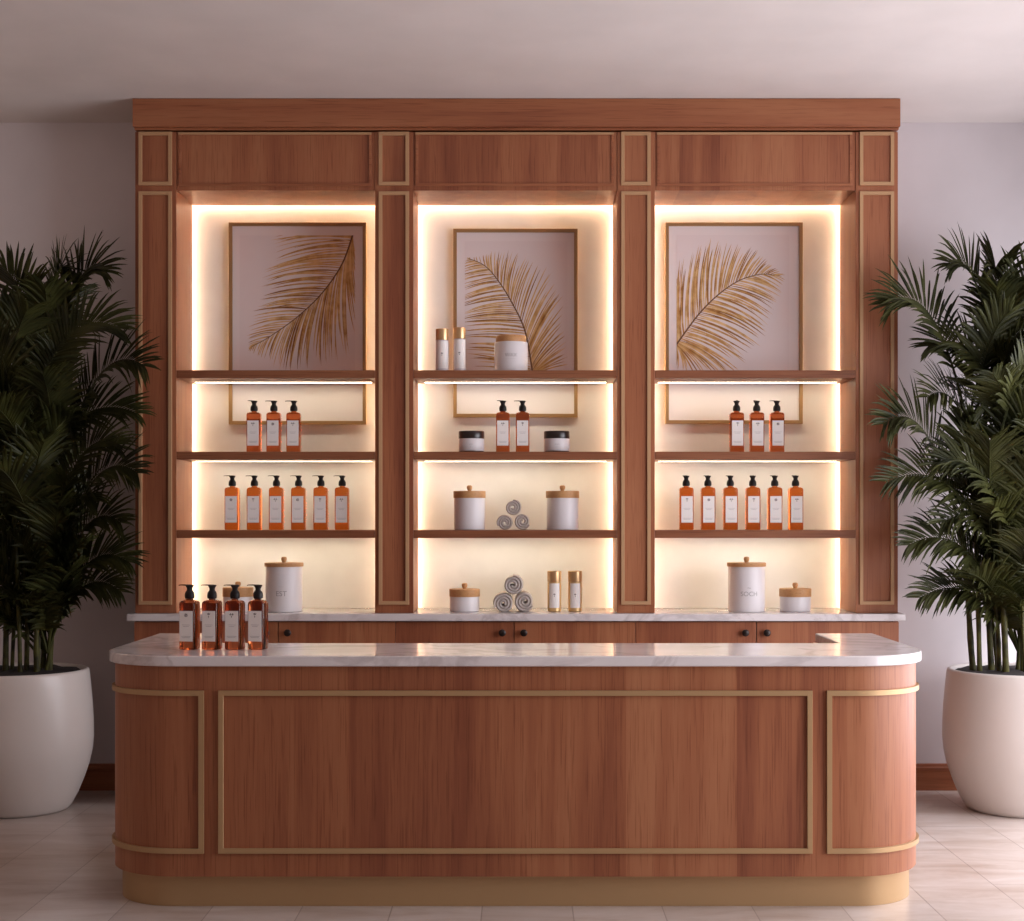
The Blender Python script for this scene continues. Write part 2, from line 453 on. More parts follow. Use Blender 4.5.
def band_path(side, off, x_flat, y_back=6.06, n=14):
    """plan line following the rounded corner at distance off outside the body"""
    r = BR + off
    if side < 0:
        c = (BX0 + BR, BYF + BR)
        return [(x_flat, BYF - off)] + [(c[0] - r * math.sin(a), c[1] - r * math.cos(a)) for a in [PI / 2 * k / n for k in range(n + 1)]] + [(BX0 - off, y_back)]
    c = (BX1 - BR, BYF + BR)
    return [(x_flat, BYF - off)] + [(c[0] + r * math.sin(a), c[1] - r * math.cos(a)) for a in [PI / 2 * k / n for k in range(n + 1)]] + [(BX1 + off, y_back)]
def corner_frame(side, x_flat):
    m = MB(); wd = .0175; pr = .011
    inn = band_path(side, -.003, x_flat); out = band_path(side, pr, x_flat)
    for z0, z1 in ((.7335, .7510), (.1925, .2095)):
        loops = [[(i[0], i[1], z0), (o[0], o[1], z0), (o[0], o[1], z1), (i[0], i[1], z1)] for i, o in zip(inn, out)]
        m.loft(loops)
    x = x_flat
    m.box(min(x, x + side * wd), max(x, x + side * wd), BYF - pr, BYF + .003, .2095, .7335)
    xe = BX0 if side < 0 else BX1
    m.box(xe - .011 if side < 0 else xe - .003, xe + .003 if side < 0 else xe + .011, 6.06 - wd, 6.06, .2095, .7335)
    return m
cp(rect_frame(-1.031, 1.006, .1925, .7510, .0175, BYF - .011, BYF + .002), 'molding', M['brass'], body)
cp(corner_frame(-1, -1.081), 'molding', M['brass'], body, smooth=True, angle=30)
cp(corner_frame(1, 1.056), 'molding', M['brass'], body, smooth=True, angle=30)
tag(MB().prism(u_outline(-1.470, 1.445, 5.130, 6.128, -1.235, 1.210, 5.655, .29), ZS - .036, ZS)
    .build('countertop', M['marble'], smooth=True, bevel=.004, angle=30),
    'thick white marble top with rounded corners lying on the front counter', 'countertop')

# ------------------------------------------------------------------ framed prints
def bez(ctrl, t):
    p = [Vector(c) for c in ctrl]
    while len(p) > 1: p = [a.lerp(b, t) for a, b in zip(p, p[1:])]
    return p[0]
def spline(pts, t):
    n = len(pts) - 1; f = min(t * n, n - 1e-6); i = int(f); u = f - i
    P = lambda k: Vector(pts[max(0, min(n, k))])
    a, b, c, d = P(i - 1), P(i), P(i + 1), P(i + 2)
    return .5 * ((2 * b) + (c - a) * u + (2 * a - 5 * b + 4 * c - d) * u * u + (3 * b - a - 3 * c + d) * u ** 3)
def clip(poly, x0, x1, z0, z1):
    for ax, lim, sg in ((0, x0, 1), (0, x1, -1), (1, z0, 1), (1, z1, -1)):
        out = []
        for i, p in enumerate(poly):
            q = poly[(i + 1) % len(poly)]
            ip, iq = (p[ax] - lim) * sg >= 0, (q[ax] - lim) * sg >= 0
            if ip: out.append(p)
            if ip != iq:
                t = (lim - p[ax]) / (q[ax] - p[ax]); out.append((p[0] + (q[0] - p[0]) * t, p[1] + (q[1] - p[1]) * t))
        poly = out
        if len(poly) < 3: return []
    return poly
YFR = 7.366
def leaf_print(fx, fz, w_, h_, win, mid, sides, label, seed):
    """frame with its lower left corner at fx, fz; mid and sides are in millimetres from that corner"""
    rr = random.Random(seed)
    org = (fx + w_ / 2, YFR, fz)
    t = thing('framed_print', label, 'picture', org, group='gold palm leaf prints in the niches')
    L0 = lambda x, z: (x - w_ / 2, z)
    m = rect_frame(-w_ / 2, w_ / 2, 0, h_, .017, -.028, -.0005); m.build('frame', M['frame'], t)
    MB().box(-w_ / 2 + .014, w_ / 2 - .014, -.016, -.002, .014, h_ - .014).build('mat', M['mat'], t)
    x0, x1, z0, z1 = win
    MB().box(x0 - w_ / 2, x1 - w_ / 2, -.0168, -.0158, z0, z1).build('print', M['print'], t)
    lf = MB(); k = 0; mi = []
    def locus(tab, f):
        """base position and tip interpolated along a table of (t, tip)"""
        g = f * (len(tab) - 1); i = min(int(g), len(tab) - 2); u = g - i
        return tab[i][0] + (tab[i + 1][0] - tab[i][0]) * u, Vector(tab[i][1]).lerp(Vector(tab[i + 1][1]), u)
    for tab, n, bend in sides:
        for i in range(n):
            f = min(1, max(0, (i + rr.uniform(-.35, .35)) / (n - 1)))
            tt, tip = locus(tab, f)
            p = spline(mid, min(.999, max(0, tt)))
            dv = (tip - p) * (rr.uniform(.72, 1.03) if i % 2 else rr.uniform(.93, 1.04))
            ln = dv.length; d = dv.normalized(); d = Matrix.Rotation(rr.uniform(-.05, .05), 2) @ d; nn = Vector((-d.y, d.x))
            bd = bend * rr.uniform(.6, 1.4); wd = rr.uniform(.0042, .0078) * (.55 + .45 * min(1, ln / .3))
            L_, R_ = [], []
            for q in range(8):
                u = q / 7
                c = p + d * ln * u + nn * bd * ln * (u * u - u)
                hw = wd * (1.3 * (u + .06) ** .5 * (1 - u) ** .7)
                L_.append((c + nn * hw)[:]); R_.append((c - nn * hw)[:])
            poly = clip([(q[0], q[1]) for q in L_ + R_[::-1][1:]], x0, x1, z0, z1)
            if len(poly) >= 3:
                k += 1
                lf.face([(q[0] - w_ / 2, -.0169 - .00002 * (k % 40), q[1]) for q in poly])
                mi.append(rr.choice((0, 0, 1, 1, 2)))
    lo = lf.build('printed_leaf', M['gold_leaf'], t)
    lo.data.materials.append(M['gold_leaf_pale']); lo.data.materials.append(M['gold_leaf_brown'])
    for p_, q in zip(lo.data.polygons, mi): p_.material_index = q
    st = MB(); pl = [spline(mid, j / 30) for j in range(31)]
    for j in range(30):
        a, b_ = pl[j], pl[j + 1]; d = (b_ - a).normalized(); nn = Vector((-d.y, d.x)); wa, wb = .0042 * (1 - .7 * j / 30), .0042 * (1 - .7 * (j + 1) / 30)
        poly = clip([(a + nn * wa)[:], (b_ + nn * wb)[:], (b_ - nn * wb)[:], (a - nn * wa)[:]], x0, x1, z0, z1)
        if len(poly) >= 3: st.face([(q[0] - w_ / 2, -.0182, q[1]) for q in poly])
    st.build('leaf_stalk', M['gold_leaf_dark'], lo)
    return t
S = 7.31 / 1500
def FX(px): return (px - 519) * S
def FZ(py): return 1.35 - (py - 516) * S
# print in the first bay: stalk enters at the top corner, leaf hangs down to the left
def mm(fx, fz, pts): return [(FX(x) - fx, FZ(y) - fz) for x, y in pts]
def tb(fx, fz, tab): return [(t, ((FX(x) - fx), (FZ(y) - fz))) for t, x, y in tab]
fx, fz = FX(227.5), FZ(424); w1, h1 = FX(365.5) - fx, FZ(221.2) - fz
leaf_print(fx, fz, w1, h1, (.052, w1 - .055, .258, h1 - .062),
    mm(fx, fz, [(352, 233), (341, 263), (321, 292), (296, 316), (268, 336), (250, 346)]),
    [(tb(fx, fz, [(0, 300, 232), (0, 281, 235), (0.04, 269, 243), (0.11, 272, 264), (0.2, 260, 272), (0.31, 262, 286), (0.42, 259, 301), (0.52, 252, 310), (0.64, 246, 327), (0.78, 245, 342), (1, 247, 350)]), 72, .20),
     (tb(fx, fz, [(0, 354, 250), (0.02, 356, 287), (0.06, 356, 322), (0.12, 347, 353), (0.22, 334, 361), (0.33, 322, 368), (0.45, 300, 368), (0.55, 288, 369), (0.64, 275, 367), (0.79, 260, 357), (1, 247, 350)]), 72, .16)],
    'gold palm leaf print with its leaf hanging from the upper right corner, first niche', 5)
fx, fz = FX(453), FZ(416.8); w2, h2 = FX(577.9) - fx, FZ(227.5) - fz
leaf_print(fx, fz, w2, h2, (.056, w2 - .05, .215, h2 - .06),
    mm(fx, fz, [(533, 374), (525, 330), (511, 300), (497, 278), (484, 264), (468, 257)]),
    [(tb(fx, fz, [(0, 475, 368), (.04, 466, 353), (.11, 465, 342), (.19, 462, 330), (.27, 461, 320), (.36, 460, 312), (.45, 461, 303), (.55, 462, 292), (.65, 461, 281), (.75, 461, 272), (.86, 462, 264), (1, 467, 256)]), 64, .16),
     (tb(fx, fz, [(0, 570, 364), (0, 567, 352), (0.02, 566, 337), (0.05, 564, 325), (0.09, 565, 300), (0.13, 560, 292), (0.18, 552, 280), (0.23, 546, 266), (0.36, 530, 260), (0.44, 518, 250), (0.52, 508, 248), (0.64, 494, 249), (0.76, 484, 253), (1, 467, 256)]), 72, -.16)],
    'gold palm leaf print partly hidden by a white candle jar, middle niche', 8)
fx, fz = FX(666), FZ(423.3); w3, h3 = FX(804) - fx, FZ(221.2) - fz
leaf_print(fx, fz, w3, h3, (.056, w3 - .065, .25, h3 - .06),
    mm(fx, fz, [(677, 344), (699, 314), (720, 293), (741, 279), (762, 273), (776, 274)]),
    [(tb(fx, fz, [(0, 676, 300), (0, 678, 282), (0.04, 679, 265), (0.1, 691, 248), (0.2, 703, 243), (0.29, 715, 238), (0.4, 731, 240), (0.48, 742, 244), (0.58, 757, 246), (0.69, 766, 256), (0.82, 775, 265), (1, 787, 274)]), 72, -.14),
     (tb(fx, fz, [(0, 676, 372), (0, 696, 376), (0.02, 717, 376), (0.04, 735, 374), (0.08, 748, 366), (0.13, 751, 351), (0.2, 764, 343), (0.26, 766, 333), (0.32, 768, 326), (0.41, 771, 316), (0.49, 777, 305), (0.6, 781, 295), (0.74, 785, 288), (1, 787, 274)]), 79, -.24)],
    'gold palm leaf print with its leaf spreading from the left edge, third niche', 3)

# ------------------------------------------------------------------ pump bottles
def emblem_mb(kind, y, z, s):
    m = MB()
    def petal(a, ln, wd):
        d = Vector((math.cos(a), math.sin(a))); n = Vector((-d.y, d.x))
        pts = [d * .1 * ln, d * ln * .5 + n * wd, d * ln, d * ln * .5 - n * wd]
        m.face([(p.x, y, z + p.y) for p in pts])
    if kind == 0:
        for k in range(8): petal(2 * PI * k / 8, s, s * .2)
    elif kind == 1:
        for a in (PI / 2, PI / 2 + .7, PI / 2 - .7, -PI / 2): petal(a, s * 1.15, s * .24)
    else:
        for a in (.25, .9, PI - .25, PI - .9, -PI / 2): petal(a, s * 1.2, s * .22)
    return m
def make_bottle(label, s, hb, glass, emb, nozzle, group, pump_scale=1):
    """square shouldered bottle: s half width, hb body height"""
    t = thing('pump_bottle', label, 'bottle', group=group)
    lp = [rsq(s - .004, s - .004, .010, .0), rsq(s - .001, s - .001, .012, .0012), rsq(s, s, .012, .005), rsq(s, s, .012, hb - .014)]
    for k in (1, 2, 3, 4):
        a = PI / 2 * k / 4
        lp.append(rsq(s - .010 * (1 - math.cos(a)), s - .010 * (1 - math.cos(a)), .012, hb - .014 + .012 * math.sin(a)))
    lp += [rsq(s * .62, s * .62, s * .5, hb - .0005), rsq(.0125, .0125, .0120, hb), rsq(.012, .012, .0118, hb + .004)]
    MB().loft(lp).build('bottle', glass, t, smooth=True, angle=50)
    lb = MB().box(-s * .82, s * .82, -s - .0012, -s - .0004, hb * .17, hb * .785, .0002, 1).build('label', M['label'], t)
    e = emblem_mb(emb, -s - .0014, hb * .70, .0085)
    e.build('emblem', M['ink'], lb)
    l2 = MB()
    for k, (wl, zz) in enumerate(((.5, .50), (.36, .47), (.62, .27), (.5, .245))):
        l2.face([(-s * wl, -s - .0014, hb * zz), (s * wl, -s - .0014, hb * zz), (s * wl, -s - .0014, hb * zz + .0011), (-s * wl, -s - .0014, hb * zz + .0011)])
    l2.build('label_line', M['ink_pale'], lb)
    z = hb + .0045
    q = pump_scale
    pm = MB().lathe([(.0140, 0), (.0168, .002), (.0178, .009), (.0172, .018), (.0146, .025), (.0108, .029), (.0096, .033), (.0104, .038), (.0132, .043), (.0158, .047), (.0150, .0492)], 24, (0, 0, z))
    po = pm.build('pump', M['black'], t, smooth=True)
    nz = MB()
    d = nozzle
    loops = []
    for u, hw, zt, zb in ((-.010, .0055, .0500, .0462), (.0, .0062, .0507, .0458), (.018, .0048, .0507, .0470), (.034, .0036, .0502, .0474), (.041, .0032, .0490, .0462)):
        loops.append([(-u, -hw, z + zb), (-u, hw, z + zb), (-u, hw * .8, z + zt), (-u, -hw * .8, z + zt)])
    nz.loft(loops)
    rot = Matrix.Rotation(d, 4, 'Z')
    for v in nz.bm.verts: v.co = rot @ v.co
    nz.build('nozzle', M['black'], po, smooth=True, angle=35)
    return t
def U(px, D): return (px - 519) * D / 1500
ORD = ['first', 'second', 'third', 'fourth', 'fifth', 'sixth']
# protos per row, then copies
def row(xs, D, z, group, labels, s, hb, glass, emb, nozzles, yaw):
    protos = {}
    for i, x in enumerate(xs):
        key = (emb[i % len(emb)], nozzles[i])
        X = U(x, D)
        if key not in protos:
            o = make_bottle(labels[i], s, hb, glass, key[0], key[1], group); protos[key] = o
            o.location = (X, D + s, z + .0006); o.rotation_euler = (0, 0, yaw)
        else:
            dup(protos[key], (X, D + s, z + .0006), yaw, labels[i], group)
R6 = [231, 253.2, 275.4, 297.6, 320, 341.4]
row(R6, 7.08, SHELF_TOP[2], 'amber pump bottles on the lowest shelf of the first niche',
    [f'bright amber pump bottle, {ORD[i]} from the left of six in the first niche' for i in range(6)], .0330, .203, M['amber'], [0, 1, 2], [.25, 0, .1, .5, .05, 0], 0)
R6b = [687.0, 708.8, 731.3, 753.8, 775.9, 796.8]
row(R6b, 7.08, SHELF_TOP[2], 'amber pump bottles on the lowest shelf of the third niche',
    [f'bright amber pump bottle, {ORD[i]} from the left of six in the third niche' for i in range(6)], .0330, .203, M['amber'], [1, 0, 2], [1.1, 1.0, .95, 1.15, .9, 1.0], 0)
row([252.9, 272.8, 292.8], 7.10, SHELF_TOP[1], 'dark amber pump bottles on the middle shelf of the first niche',
    [f'dark amber pump bottle, {ORD[i]} from the left of three below the first print' for i in range(3)], .0328, .193, M['amber_dark'], [2, 0, 2], [1.0, .1, 0], 0)
row([737.6, 757.8, 778.0], 7.10, SHELF_TOP[1], 'dark amber pump bottles on the middle shelf of the third niche',
    [f'dark amber pump bottle, {ORD[i]} from the left of three below the third print' for i in range(3)], .0328, .193, M['amber_dark'], [1, 2, 0], [1.5, 1.1, .5], 0)
row([502.8, 522.6], 7.10, SHELF_TOP[1], 'amber pump bottles between the black lidded jars',
    ['amber pump bottle beside the left black-lidded jar in the middle niche', 'amber pump bottle beside the right black-lidded jar in the middle niche'], .0324, .193, M['amber_dark'], [2, 1], [.9, .2], 0)
row([187.8, 210.4, 233.4, 256.6], 5.36, ZS, 'dark amber pump bottles on the front counter',
    ['dark amber pump bottle on the counter, outermost, nearest its rounded end',
     'dark amber pump bottle on the counter, second from its rounded end',
     'dark amber pump bottle on the counter, third from its rounded end, hiding a short jar',
     'dark amber pump bottle on the counter, fourth from its rounded end, beside the tall canister'], .0305, .177, M['amber_dark'], [0, 1, 2, 1], [0, .05, .1, 0], math.radians(-12))

# ------------------------------------------------------------------ canisters and jars
def canister(label, r, h, lid_h, lid_r, loc, group, word=None, knob=True, word_z=.42):
    t = thing('ceramic_canister', label, 'jar', loc, group=group)
    prof = [(r - .005, 0), (r - .001, .0015), (r, .005), (r, h - .003), (r - .001, h)]
    MB().lathe([(0.001, 0.0)] + prof + [(0.001, h)], 48, close=False).build('body', M['ceramic'], t, smooth=True)
    z = h + .0003
    lo = MB().lathe([(.001, z), (lid_r - .001, z), (lid_r, z + .0015), (lid_r, z + lid_h - .002), (lid_r - .002, z + lid_h), (.001, z + lid_h)], 48, close=False).build('lid', M['bamboo'], t, smooth=True)
    if knob:
        z2 = z + lid_h
        MB().lathe([(.009, z2 - .001), (.0085, z2 + .003), (.0125, z2 + .011), (.0135, z2 + .017), (.0125, z2 + .024), (.008, z2 + .0275), (.002, z2 + .028)], 24).build('knob', M['bamboo'], lo, smooth=True)
    if word:
        for w_, sz, zz in word:
            text_mesh(w_, sz, r, h * zz).build('lettering', M['ink_pale'], t)
    return t
TY = 7.13
def at(px, D): return U(px, D)
# worktop
canister('tall white canister with wooden knobbed lid, behind the counter bottles', .0865, .213, .018, .092, (at(284, 7.12), 7.12, ZW + .0006), 'tall white canisters on the ledge', [('EST', .034, .36), ('. . .', .02, .56)])
canister('tall white canister with wooden knobbed lid, beside a short jar on the ledge', .0865, .213, .018, .092, (at(746.5, 7.12), 7.12, ZW + .0006), 'tall white canisters on the ledge', [('SOCH', .030, .36), ('~', .03, .50)])
canister('short white jar with thick wooden lid, half hidden behind the counter bottles', .070, .070, .043, .0725, (at(238, 7.13), 7.13, ZW + .0006), 'short wooden-lidded jars on the ledge')
canister('short white jar with thick wooden lid, beside the rolled towels on the ledge', .070, .070, .036, .0725, (at(464.6, 7.13), 7.13, ZW + .0006), 'short wooden-lidded jars on the ledge')
canister('short white jar with thick wooden lid, beside the end pilaster on the ledge', .073, .070, .038, .0755, (at(795.2, 7.13), 7.13, ZW + .0006), 'short wooden-lidded jars on the ledge')
# third shelf
canister('white canister with thick wooden lid, left of the small towels on the shelf', .0735, .151, .033, .077, (at(469.5, 7.14), 7.14, SHELF_TOP[2] + .0006), 'white canisters beside the small towels')
canister('white canister with thick wooden lid, right of the small towels on the shelf', .0760, .151, .033, .0795, (at(562.5, 7.14), 7.14, SHELF_TOP[2] + .0006), 'white canisters beside the small towels')
# candle jar on the top shelf
cj = thing('candle_jar', 'white jar with a wooden lid standing before the middle palm print', 'jar', (at(511, 7.13), 7.13, SHELF_TOP[0] + .0006))
MB().lathe([(.001, 0), (.076, 0), (.0795, .004), (.0795, .139), (.078, .143), (.001, .143)], 48, close=False).build('body', M['ceramic'], cj, smooth=True)
MB().lathe([(.001, .1435), (.071, .1435), (.0725, .146), (.0725, .172), (.070, .175), (.001, .175)], 48, close=False).build('lid', M['bamboo'], cj, smooth=True)
text_mesh('WAX', .024, .0795, .070).build('lettering', M['ink_pale'], cj)
text_mesh('. . . . .', .020, .0795, .060).build('lettering', M['ink_pale'], cj)
# black lidded cream jars
def cream_jar(label, px, emb):
    t = thing('cream_jar', label, 'jar', (at(px, 7.12), 7.12, SHELF_TOP[1] + .0006), group='black-lidded cream jars')
    MB().lathe([(.001, 0), (.057, 0), (.0585, .002), (.0585, .007), (.001, .007)], 40, close=False).build('base', M['lid_black'], t, smooth=True)
    MB().lathe([(.001, .0072), (.0595, .0072), (.0605, .009), (.0605, .064), (.0595, .0655), (.001, .0655)], 40, close=False).build('body', M['ceramic'], t, smooth=True)
    MB().lathe([(.001, .0657), (.0605, .0657), (.0612, .0675), (.0612, .098), (.0595, .101), (.001, .1015)], 40, close=False).build('lid', M['lid_black'], t, smooth=True)
    text_mesh('----', .018, .0605, .034).build('lettering', M['ink_pale'], t)
    text_mesh('- -', .013, .0605, .022).build('lettering', M['ink_pale'], t)
cream_jar('cream jar with black lid left of two amber bottles, middle niche', 471.5, 0)
cream_jar('cream jar with black lid right of two amber bottles, middle niche', 556.8, 1)
# slim bottles with gold caps
def slim_bottle(label, px, D, z, r, h, cap, glass, group, arc=1.0, yaw=0):
    t = thing('slim_bottle', label, 'bottle', (at(px, D), D, z + .0006), yaw, group)
    MB().lathe([(.001, 0), (r - .003, 0), (r, .003), (r, h - cap - .003), (r - .001, h - cap - .001), (.001, h - cap)], 36, close=False).build('body', glass, t, smooth=True)
    MB().lathe([(.001, h - cap + .0004), (r + .0002, h - cap + .0004), (r + .0006, h - cap + .002), (r + .0006, h - .002), (r - .0015, h), (.001, h)], 36, close=False).build('cap', M['gold'], t, smooth=True)
    lb = MB(); n = 16; z0, z1 = .018, h - cap - .006
    for k in range(n):
        a, b_ = (-PI / 2 - arc + 2 * arc * k / n), (-PI / 2 - arc + 2 * arc * (k + 1) / n)
        rr = r + .0006
        lb.face([(rr * math.cos(a), rr * math.sin(a), z0), (rr * math.cos(b_), rr * math.sin(b_), z0), (rr * math.cos(b_), rr * math.sin(b_), z1), (rr * math.cos(a), rr * math.sin(a), z1)])
    bmesh.ops.remove_doubles(lb.bm, verts=lb.bm.verts[:], dist=1e-5)
    lo = lb.build('label', M['label'], t, smooth=True)
    emblem_mb(1, -r - .0011, z0 + (z1 - z0) * .52, .0075).build('emblem', M['ink'], lo)
    return t
slim_bottle('gold-capped slim bottle on the ledge, beside the rolled towels', 554.3, 7.12, ZW, .0325, .192, .052, M['goldglass'], 'gold-capped bottles on the ledge', .80)
slim_bottle('gold-capped slim bottle on the ledge, farther from the rolled towels', 575, 7.12, ZW, .0325, .192, .052, M['goldglass'], 'gold-capped bottles on the ledge', .80)
slim_bottle('pale slim bottle with shiny gold cap, nearer the niche pilaster, top shelf', 442.2, 7.12, SHELF_TOP[0], .0300, .207, .053, M['white_case'], 'gold-capped bottles on the top shelf', 1.2)
slim_bottle('pale slim bottle with shiny gold cap, beside the white candle jar, top shelf', 459.6, 7.12, SHELF_TOP[0], .0285, .213, .053, M['white_case'], 'gold-capped bottles on the top shelf', 1.2)

# ------------------------------------------------------------------ rolled towels
def rolled_towel(label, x, y0, zc, r, ln, group, phase):
    """one sheet wound into a roll lying along Y, its wound end facing forward"""
    turns = 2.7; nn = 110; th = r / (turns + .35)
    cs = []
    for k in range(nn + 1):
        f = k / nn
        ang = phase + 2 * PI * turns * f
        rad = th * .40 + (r - th * .5 - th * .40) * f ** .96
        cs.append((rad, ang))
    m = MB(); loops = []
    half = th * .385
    for j, (rad, a) in enumerate(cs):
        taper = min(1, (nn - j) / 6 + .25)
        ro, ri = rad + half * taper, max(.001, rad - half)
        sec = []
        for rr, y in ((ri, .004), (rad, 0), (ro, .004), (ro, ln - .004), (rad, ln), (ri, ln - .004)):
            sec.append((rr * math.cos(a), y, rr * math.sin(a)))
        loops.append(sec)
    m.loft(loops)
    outline = [Vector((p[2][0], p[2][2])) for p in loops]
    o = m.build('rolled_towel', M['towel'], smooth=True, angle=60)
    o.location = (x, y0, zc)
    return tag(o, label, 'towel', group), outline
def towel_stack(cx, y0, z0, r, ln, names, group):
    """two rolls side by side on the shelf and a third resting in the dip between them"""
    a, pa = rolled_towel(names[0], cx, y0, z0, r, ln, group, -.8)
    b, pb = rolled_towel(names[1], cx, y0 + .004, z0, r, ln, group, 1.4)
    c, pc = rolled_towel(names[2], cx, y0 + .006, z0, r, ln, group, -2.83)
    a.location.x -= max(p.x for p in pa) + .0050; a.location.z -= min(p.y for p in pa) - .0008
    b.location.x -= min(p.x for p in pb) - .0050; b.location.z -= min(p.y for p in pb) - .0008
    c.location.x -= (max(p.x for p in pc) + min(p.x for p in pc)) / 2
    low = [Vector((a.location.x, a.location.z)) + p for p in pa] + [Vector((b.location.x, b.location.z)) + p for p in pb]
    z = z0 + 3.2 * r
    while z > z0 + r and min((Vector((c.location.x, z)) + p - q).length for p in pc for q in low) > .0064: z -= .0008
    c.location.z = z + .0008
towel_stack(at(513.7, 7.06), 7.06, ZW, .0530, .19,
    ['large rolled grey towel on the ledge, at the short jar side', 'large rolled grey towel on the ledge, at the gold-capped bottle side', 'large rolled grey towel lying on top of two on the ledge'], 'rolled towels on the ledge')
towel_stack(at(513.6, 7.08), 7.08, SHELF_TOP[2], .0435, .15,
    ['small rolled grey towel on the shelf, lower left of its stack of three', 'small rolled grey towel on the shelf, lower right of its stack of three', 'small rolled grey towel topmost on the shelf stack between two canisters'], 'rolled towels on the shelf')

# ------------------------------------------------------------------ palms
def frond(root, p0, p1, p2, roll, n, lmax, rr, keep):
    ctrl = [Vector(p0), Vector(p1), Vector(p2)]
    m = MB()
    pts = [bez(ctrl, k / 18) for k in range(19)]
    m.tube([keep(p) for p in pts], [.0068 * (1 - .8 * k / 18) for k in range(19)], 5)
    up = Vector((0, 0, 1))
    for i in range(n):
        f = .20 + .80 * (i + .5) / n
        p = bez(ctrl, f); T = (bez(ctrl, min(1, f + .02)) - bez(ctrl, f - .02)).normalized()
        lat = T.cross(up)
        lat = lat.normalized() if lat.length > 1e-3 else Vector((1, 0, 0))
        lat = Matrix.Rotation(roll, 3, T) @ lat
        nor = lat.cross(T).normalized()
        if nor.z < 0 and abs(roll) < 1.2: nor = -nor
        g = (f - .20) / .80
        ln0 = lmax * (.50 + .62 * math.sin(PI * (.12 + .72 * g))) * (1 - .50 * g ** 4) * .92
        ang = math.radians(66 - 42 * g)
        for side in (-1, 1):
            ln = ln0 * rr.uniform(.85, 1.1); a = ang + rr.uniform(-.11, .11)
            d = (T * math.cos(a) + lat * side * math.sin(a) + nor * rr.uniform(.10, .34)).normalized()
            wv = d.cross(nor).normalized()
            W = .0098 * (1 - .35 * g) * rr.uniform(.85, 1.15)
            droop = rr.uniform(.06, .30)
            prev = None
            for u, wf in ((0, .30), (.18, .85), (.42, 1.0), (.68, .78), (.88, .38), (1, 0)):
                c = p + d * ln * u + Vector((0, 0, -droop * ln * u * u * u))
                c = keep(c)
                if wf == 0:
                    v = [m.bm.verts.new(c)]
                    m.bm.faces.new((prev[0], prev[1], v[0])); m.bm.faces.new((prev[1], prev[2], v[0]))
                else:
                    v = [m.bm.verts.new(keep(c + wv * W * wf + nor * W * .35 * wf)), m.bm.verts.new(c), m.bm.verts.new(keep(c - wv * W * wf + nor * W * .35 * wf))]
                    if prev:
                        m.bm.faces.new((prev[0], prev[1], v[1], v[0])); m.bm.faces.new((prev[1], prev[2], v[2], v[1]))
                prev = v
    me_ob = m.build('frond', M['leaf'], root)
    return me_ob
def palm(label, cx, cy, sgn, tips, seed):
    """sgn: +1 when the cabinet lies on its +X side; tips are (reach toward the cabinet, forward, height)"""
    rr = random.Random(seed)
    t = thing('potted_palm', label, 'plant', (cx, cy, .0006), group='palms beside the cabinet')
    prof = [(.001, 0), (.222, 0), (.232, .004), (.246, .02), (.276, .075), (.302, .14), (.324, .205), (.338, .27), (.343, .325), (.342, .40), (.337, .49), (.329, .58), (.323, .632), (.320, .641), (.312, .645), (.300, .643), (.294, .634), (.292, .60), (.001, .598)]
    MB().lathe(prof, 72, close=False).build('planter', M['pot'], t, smooth=True, angle=55)
    so = MB(); rings = []
    for k, q in enumerate((.001, .08, .16, .23, .272, .2910)):
        rings.append([so.bm.verts.new((q * math.cos(a), q * math.sin(a), .628 + (.012 * rr.random() if 0 < k < 5 else 0) + .012 * (1 - q / .3))) for a in [2 * PI * j / 36 for j in range(36)]])
    for a, b_ in zip(rings, rings[1:]):
        for j in range(36): so.bm.faces.new((a[j], a[(j + 1) % 36], b_[(j + 1) % 36], b_[j]))
    so.build('soil', M['soil'], t, smooth=True)
    def keep(p):
        q = Vector(p); X, Y = q.x + cx, q.y + cy
        lim = YW - .03
        if -1.90 < X < 1.88: lim = YC - .07
        if Y > lim: q.y = lim - cy - .02 * min(1, (Y - lim))
        if X < XL + .05: q.x = XL + .05 - cx
        if X > XR - .05: q.x = XR - .05 - cx
        return q
    canes = []
    for k in range(11):
        a = 2 * PI * k / 11 + rr.uniform(-.2, .2); q = rr.uniform(.05, .13)
        b0 = Vector((sgn * .075 + q * math.cos(a), q * math.sin(a), .62))
        zt = 1.0 + .95 * ((k * 5) % 11) / 10
        b1 = Vector((b0.x * 1.35, b0.y * 1.4, zt))
        canes.append((b0, b1))
        m = MB(); ps, rs = [], []
        r0 = rr.uniform(.009, .015)
        for j in range(13):
            f = j / 12
            p = b0.lerp(b1, f) + Vector((.012 * math.sin(f * 3 + k), .01 * math.cos(f * 2.5 + k), 0))
            ps.append(p); rs.append(r0 * (1 - .35 * f) * (1.0 if j % 3 else 1.14))
        m.tube(ps, rs, 9)
        m.build('cane', M['cane'], t, smooth=True, angle=60)
    for i, (dx, dy, z, roll, lm) in enumerate(tips):
        hz = z - .46 - .12 * abs(dx)
        hz = max(hz, .72)
        k = min(range(11), key=lambda k: abs(canes[k][1].z - hz) + rr.uniform(0, .15))
        b0, b1 = canes[k]
        f = min(1, max(.08, (hz - .62) / (b1.z - .62)))
        p0 = b0.lerp(b1, f)
        p2 = Vector((sgn * dx, dy, z))
        ln = (p2 - p0).length
        side = roll > .45 and dx > 0
        p1 = Vector((p0.x + .42 * (p2.x - p0.x), p0.y + .40 * (p2.y - p0.y), (max(z, p0.z) + .07 + .16 * math.hypot(dx, dy)) if side else (.35 * p0.z + .65 * z + .10)))
        frond(t, p0, p1, p2, (roll + (.25 if side else 0)) * sgn, int(24 + 22 * ln), lm, rr, keep)
    return t
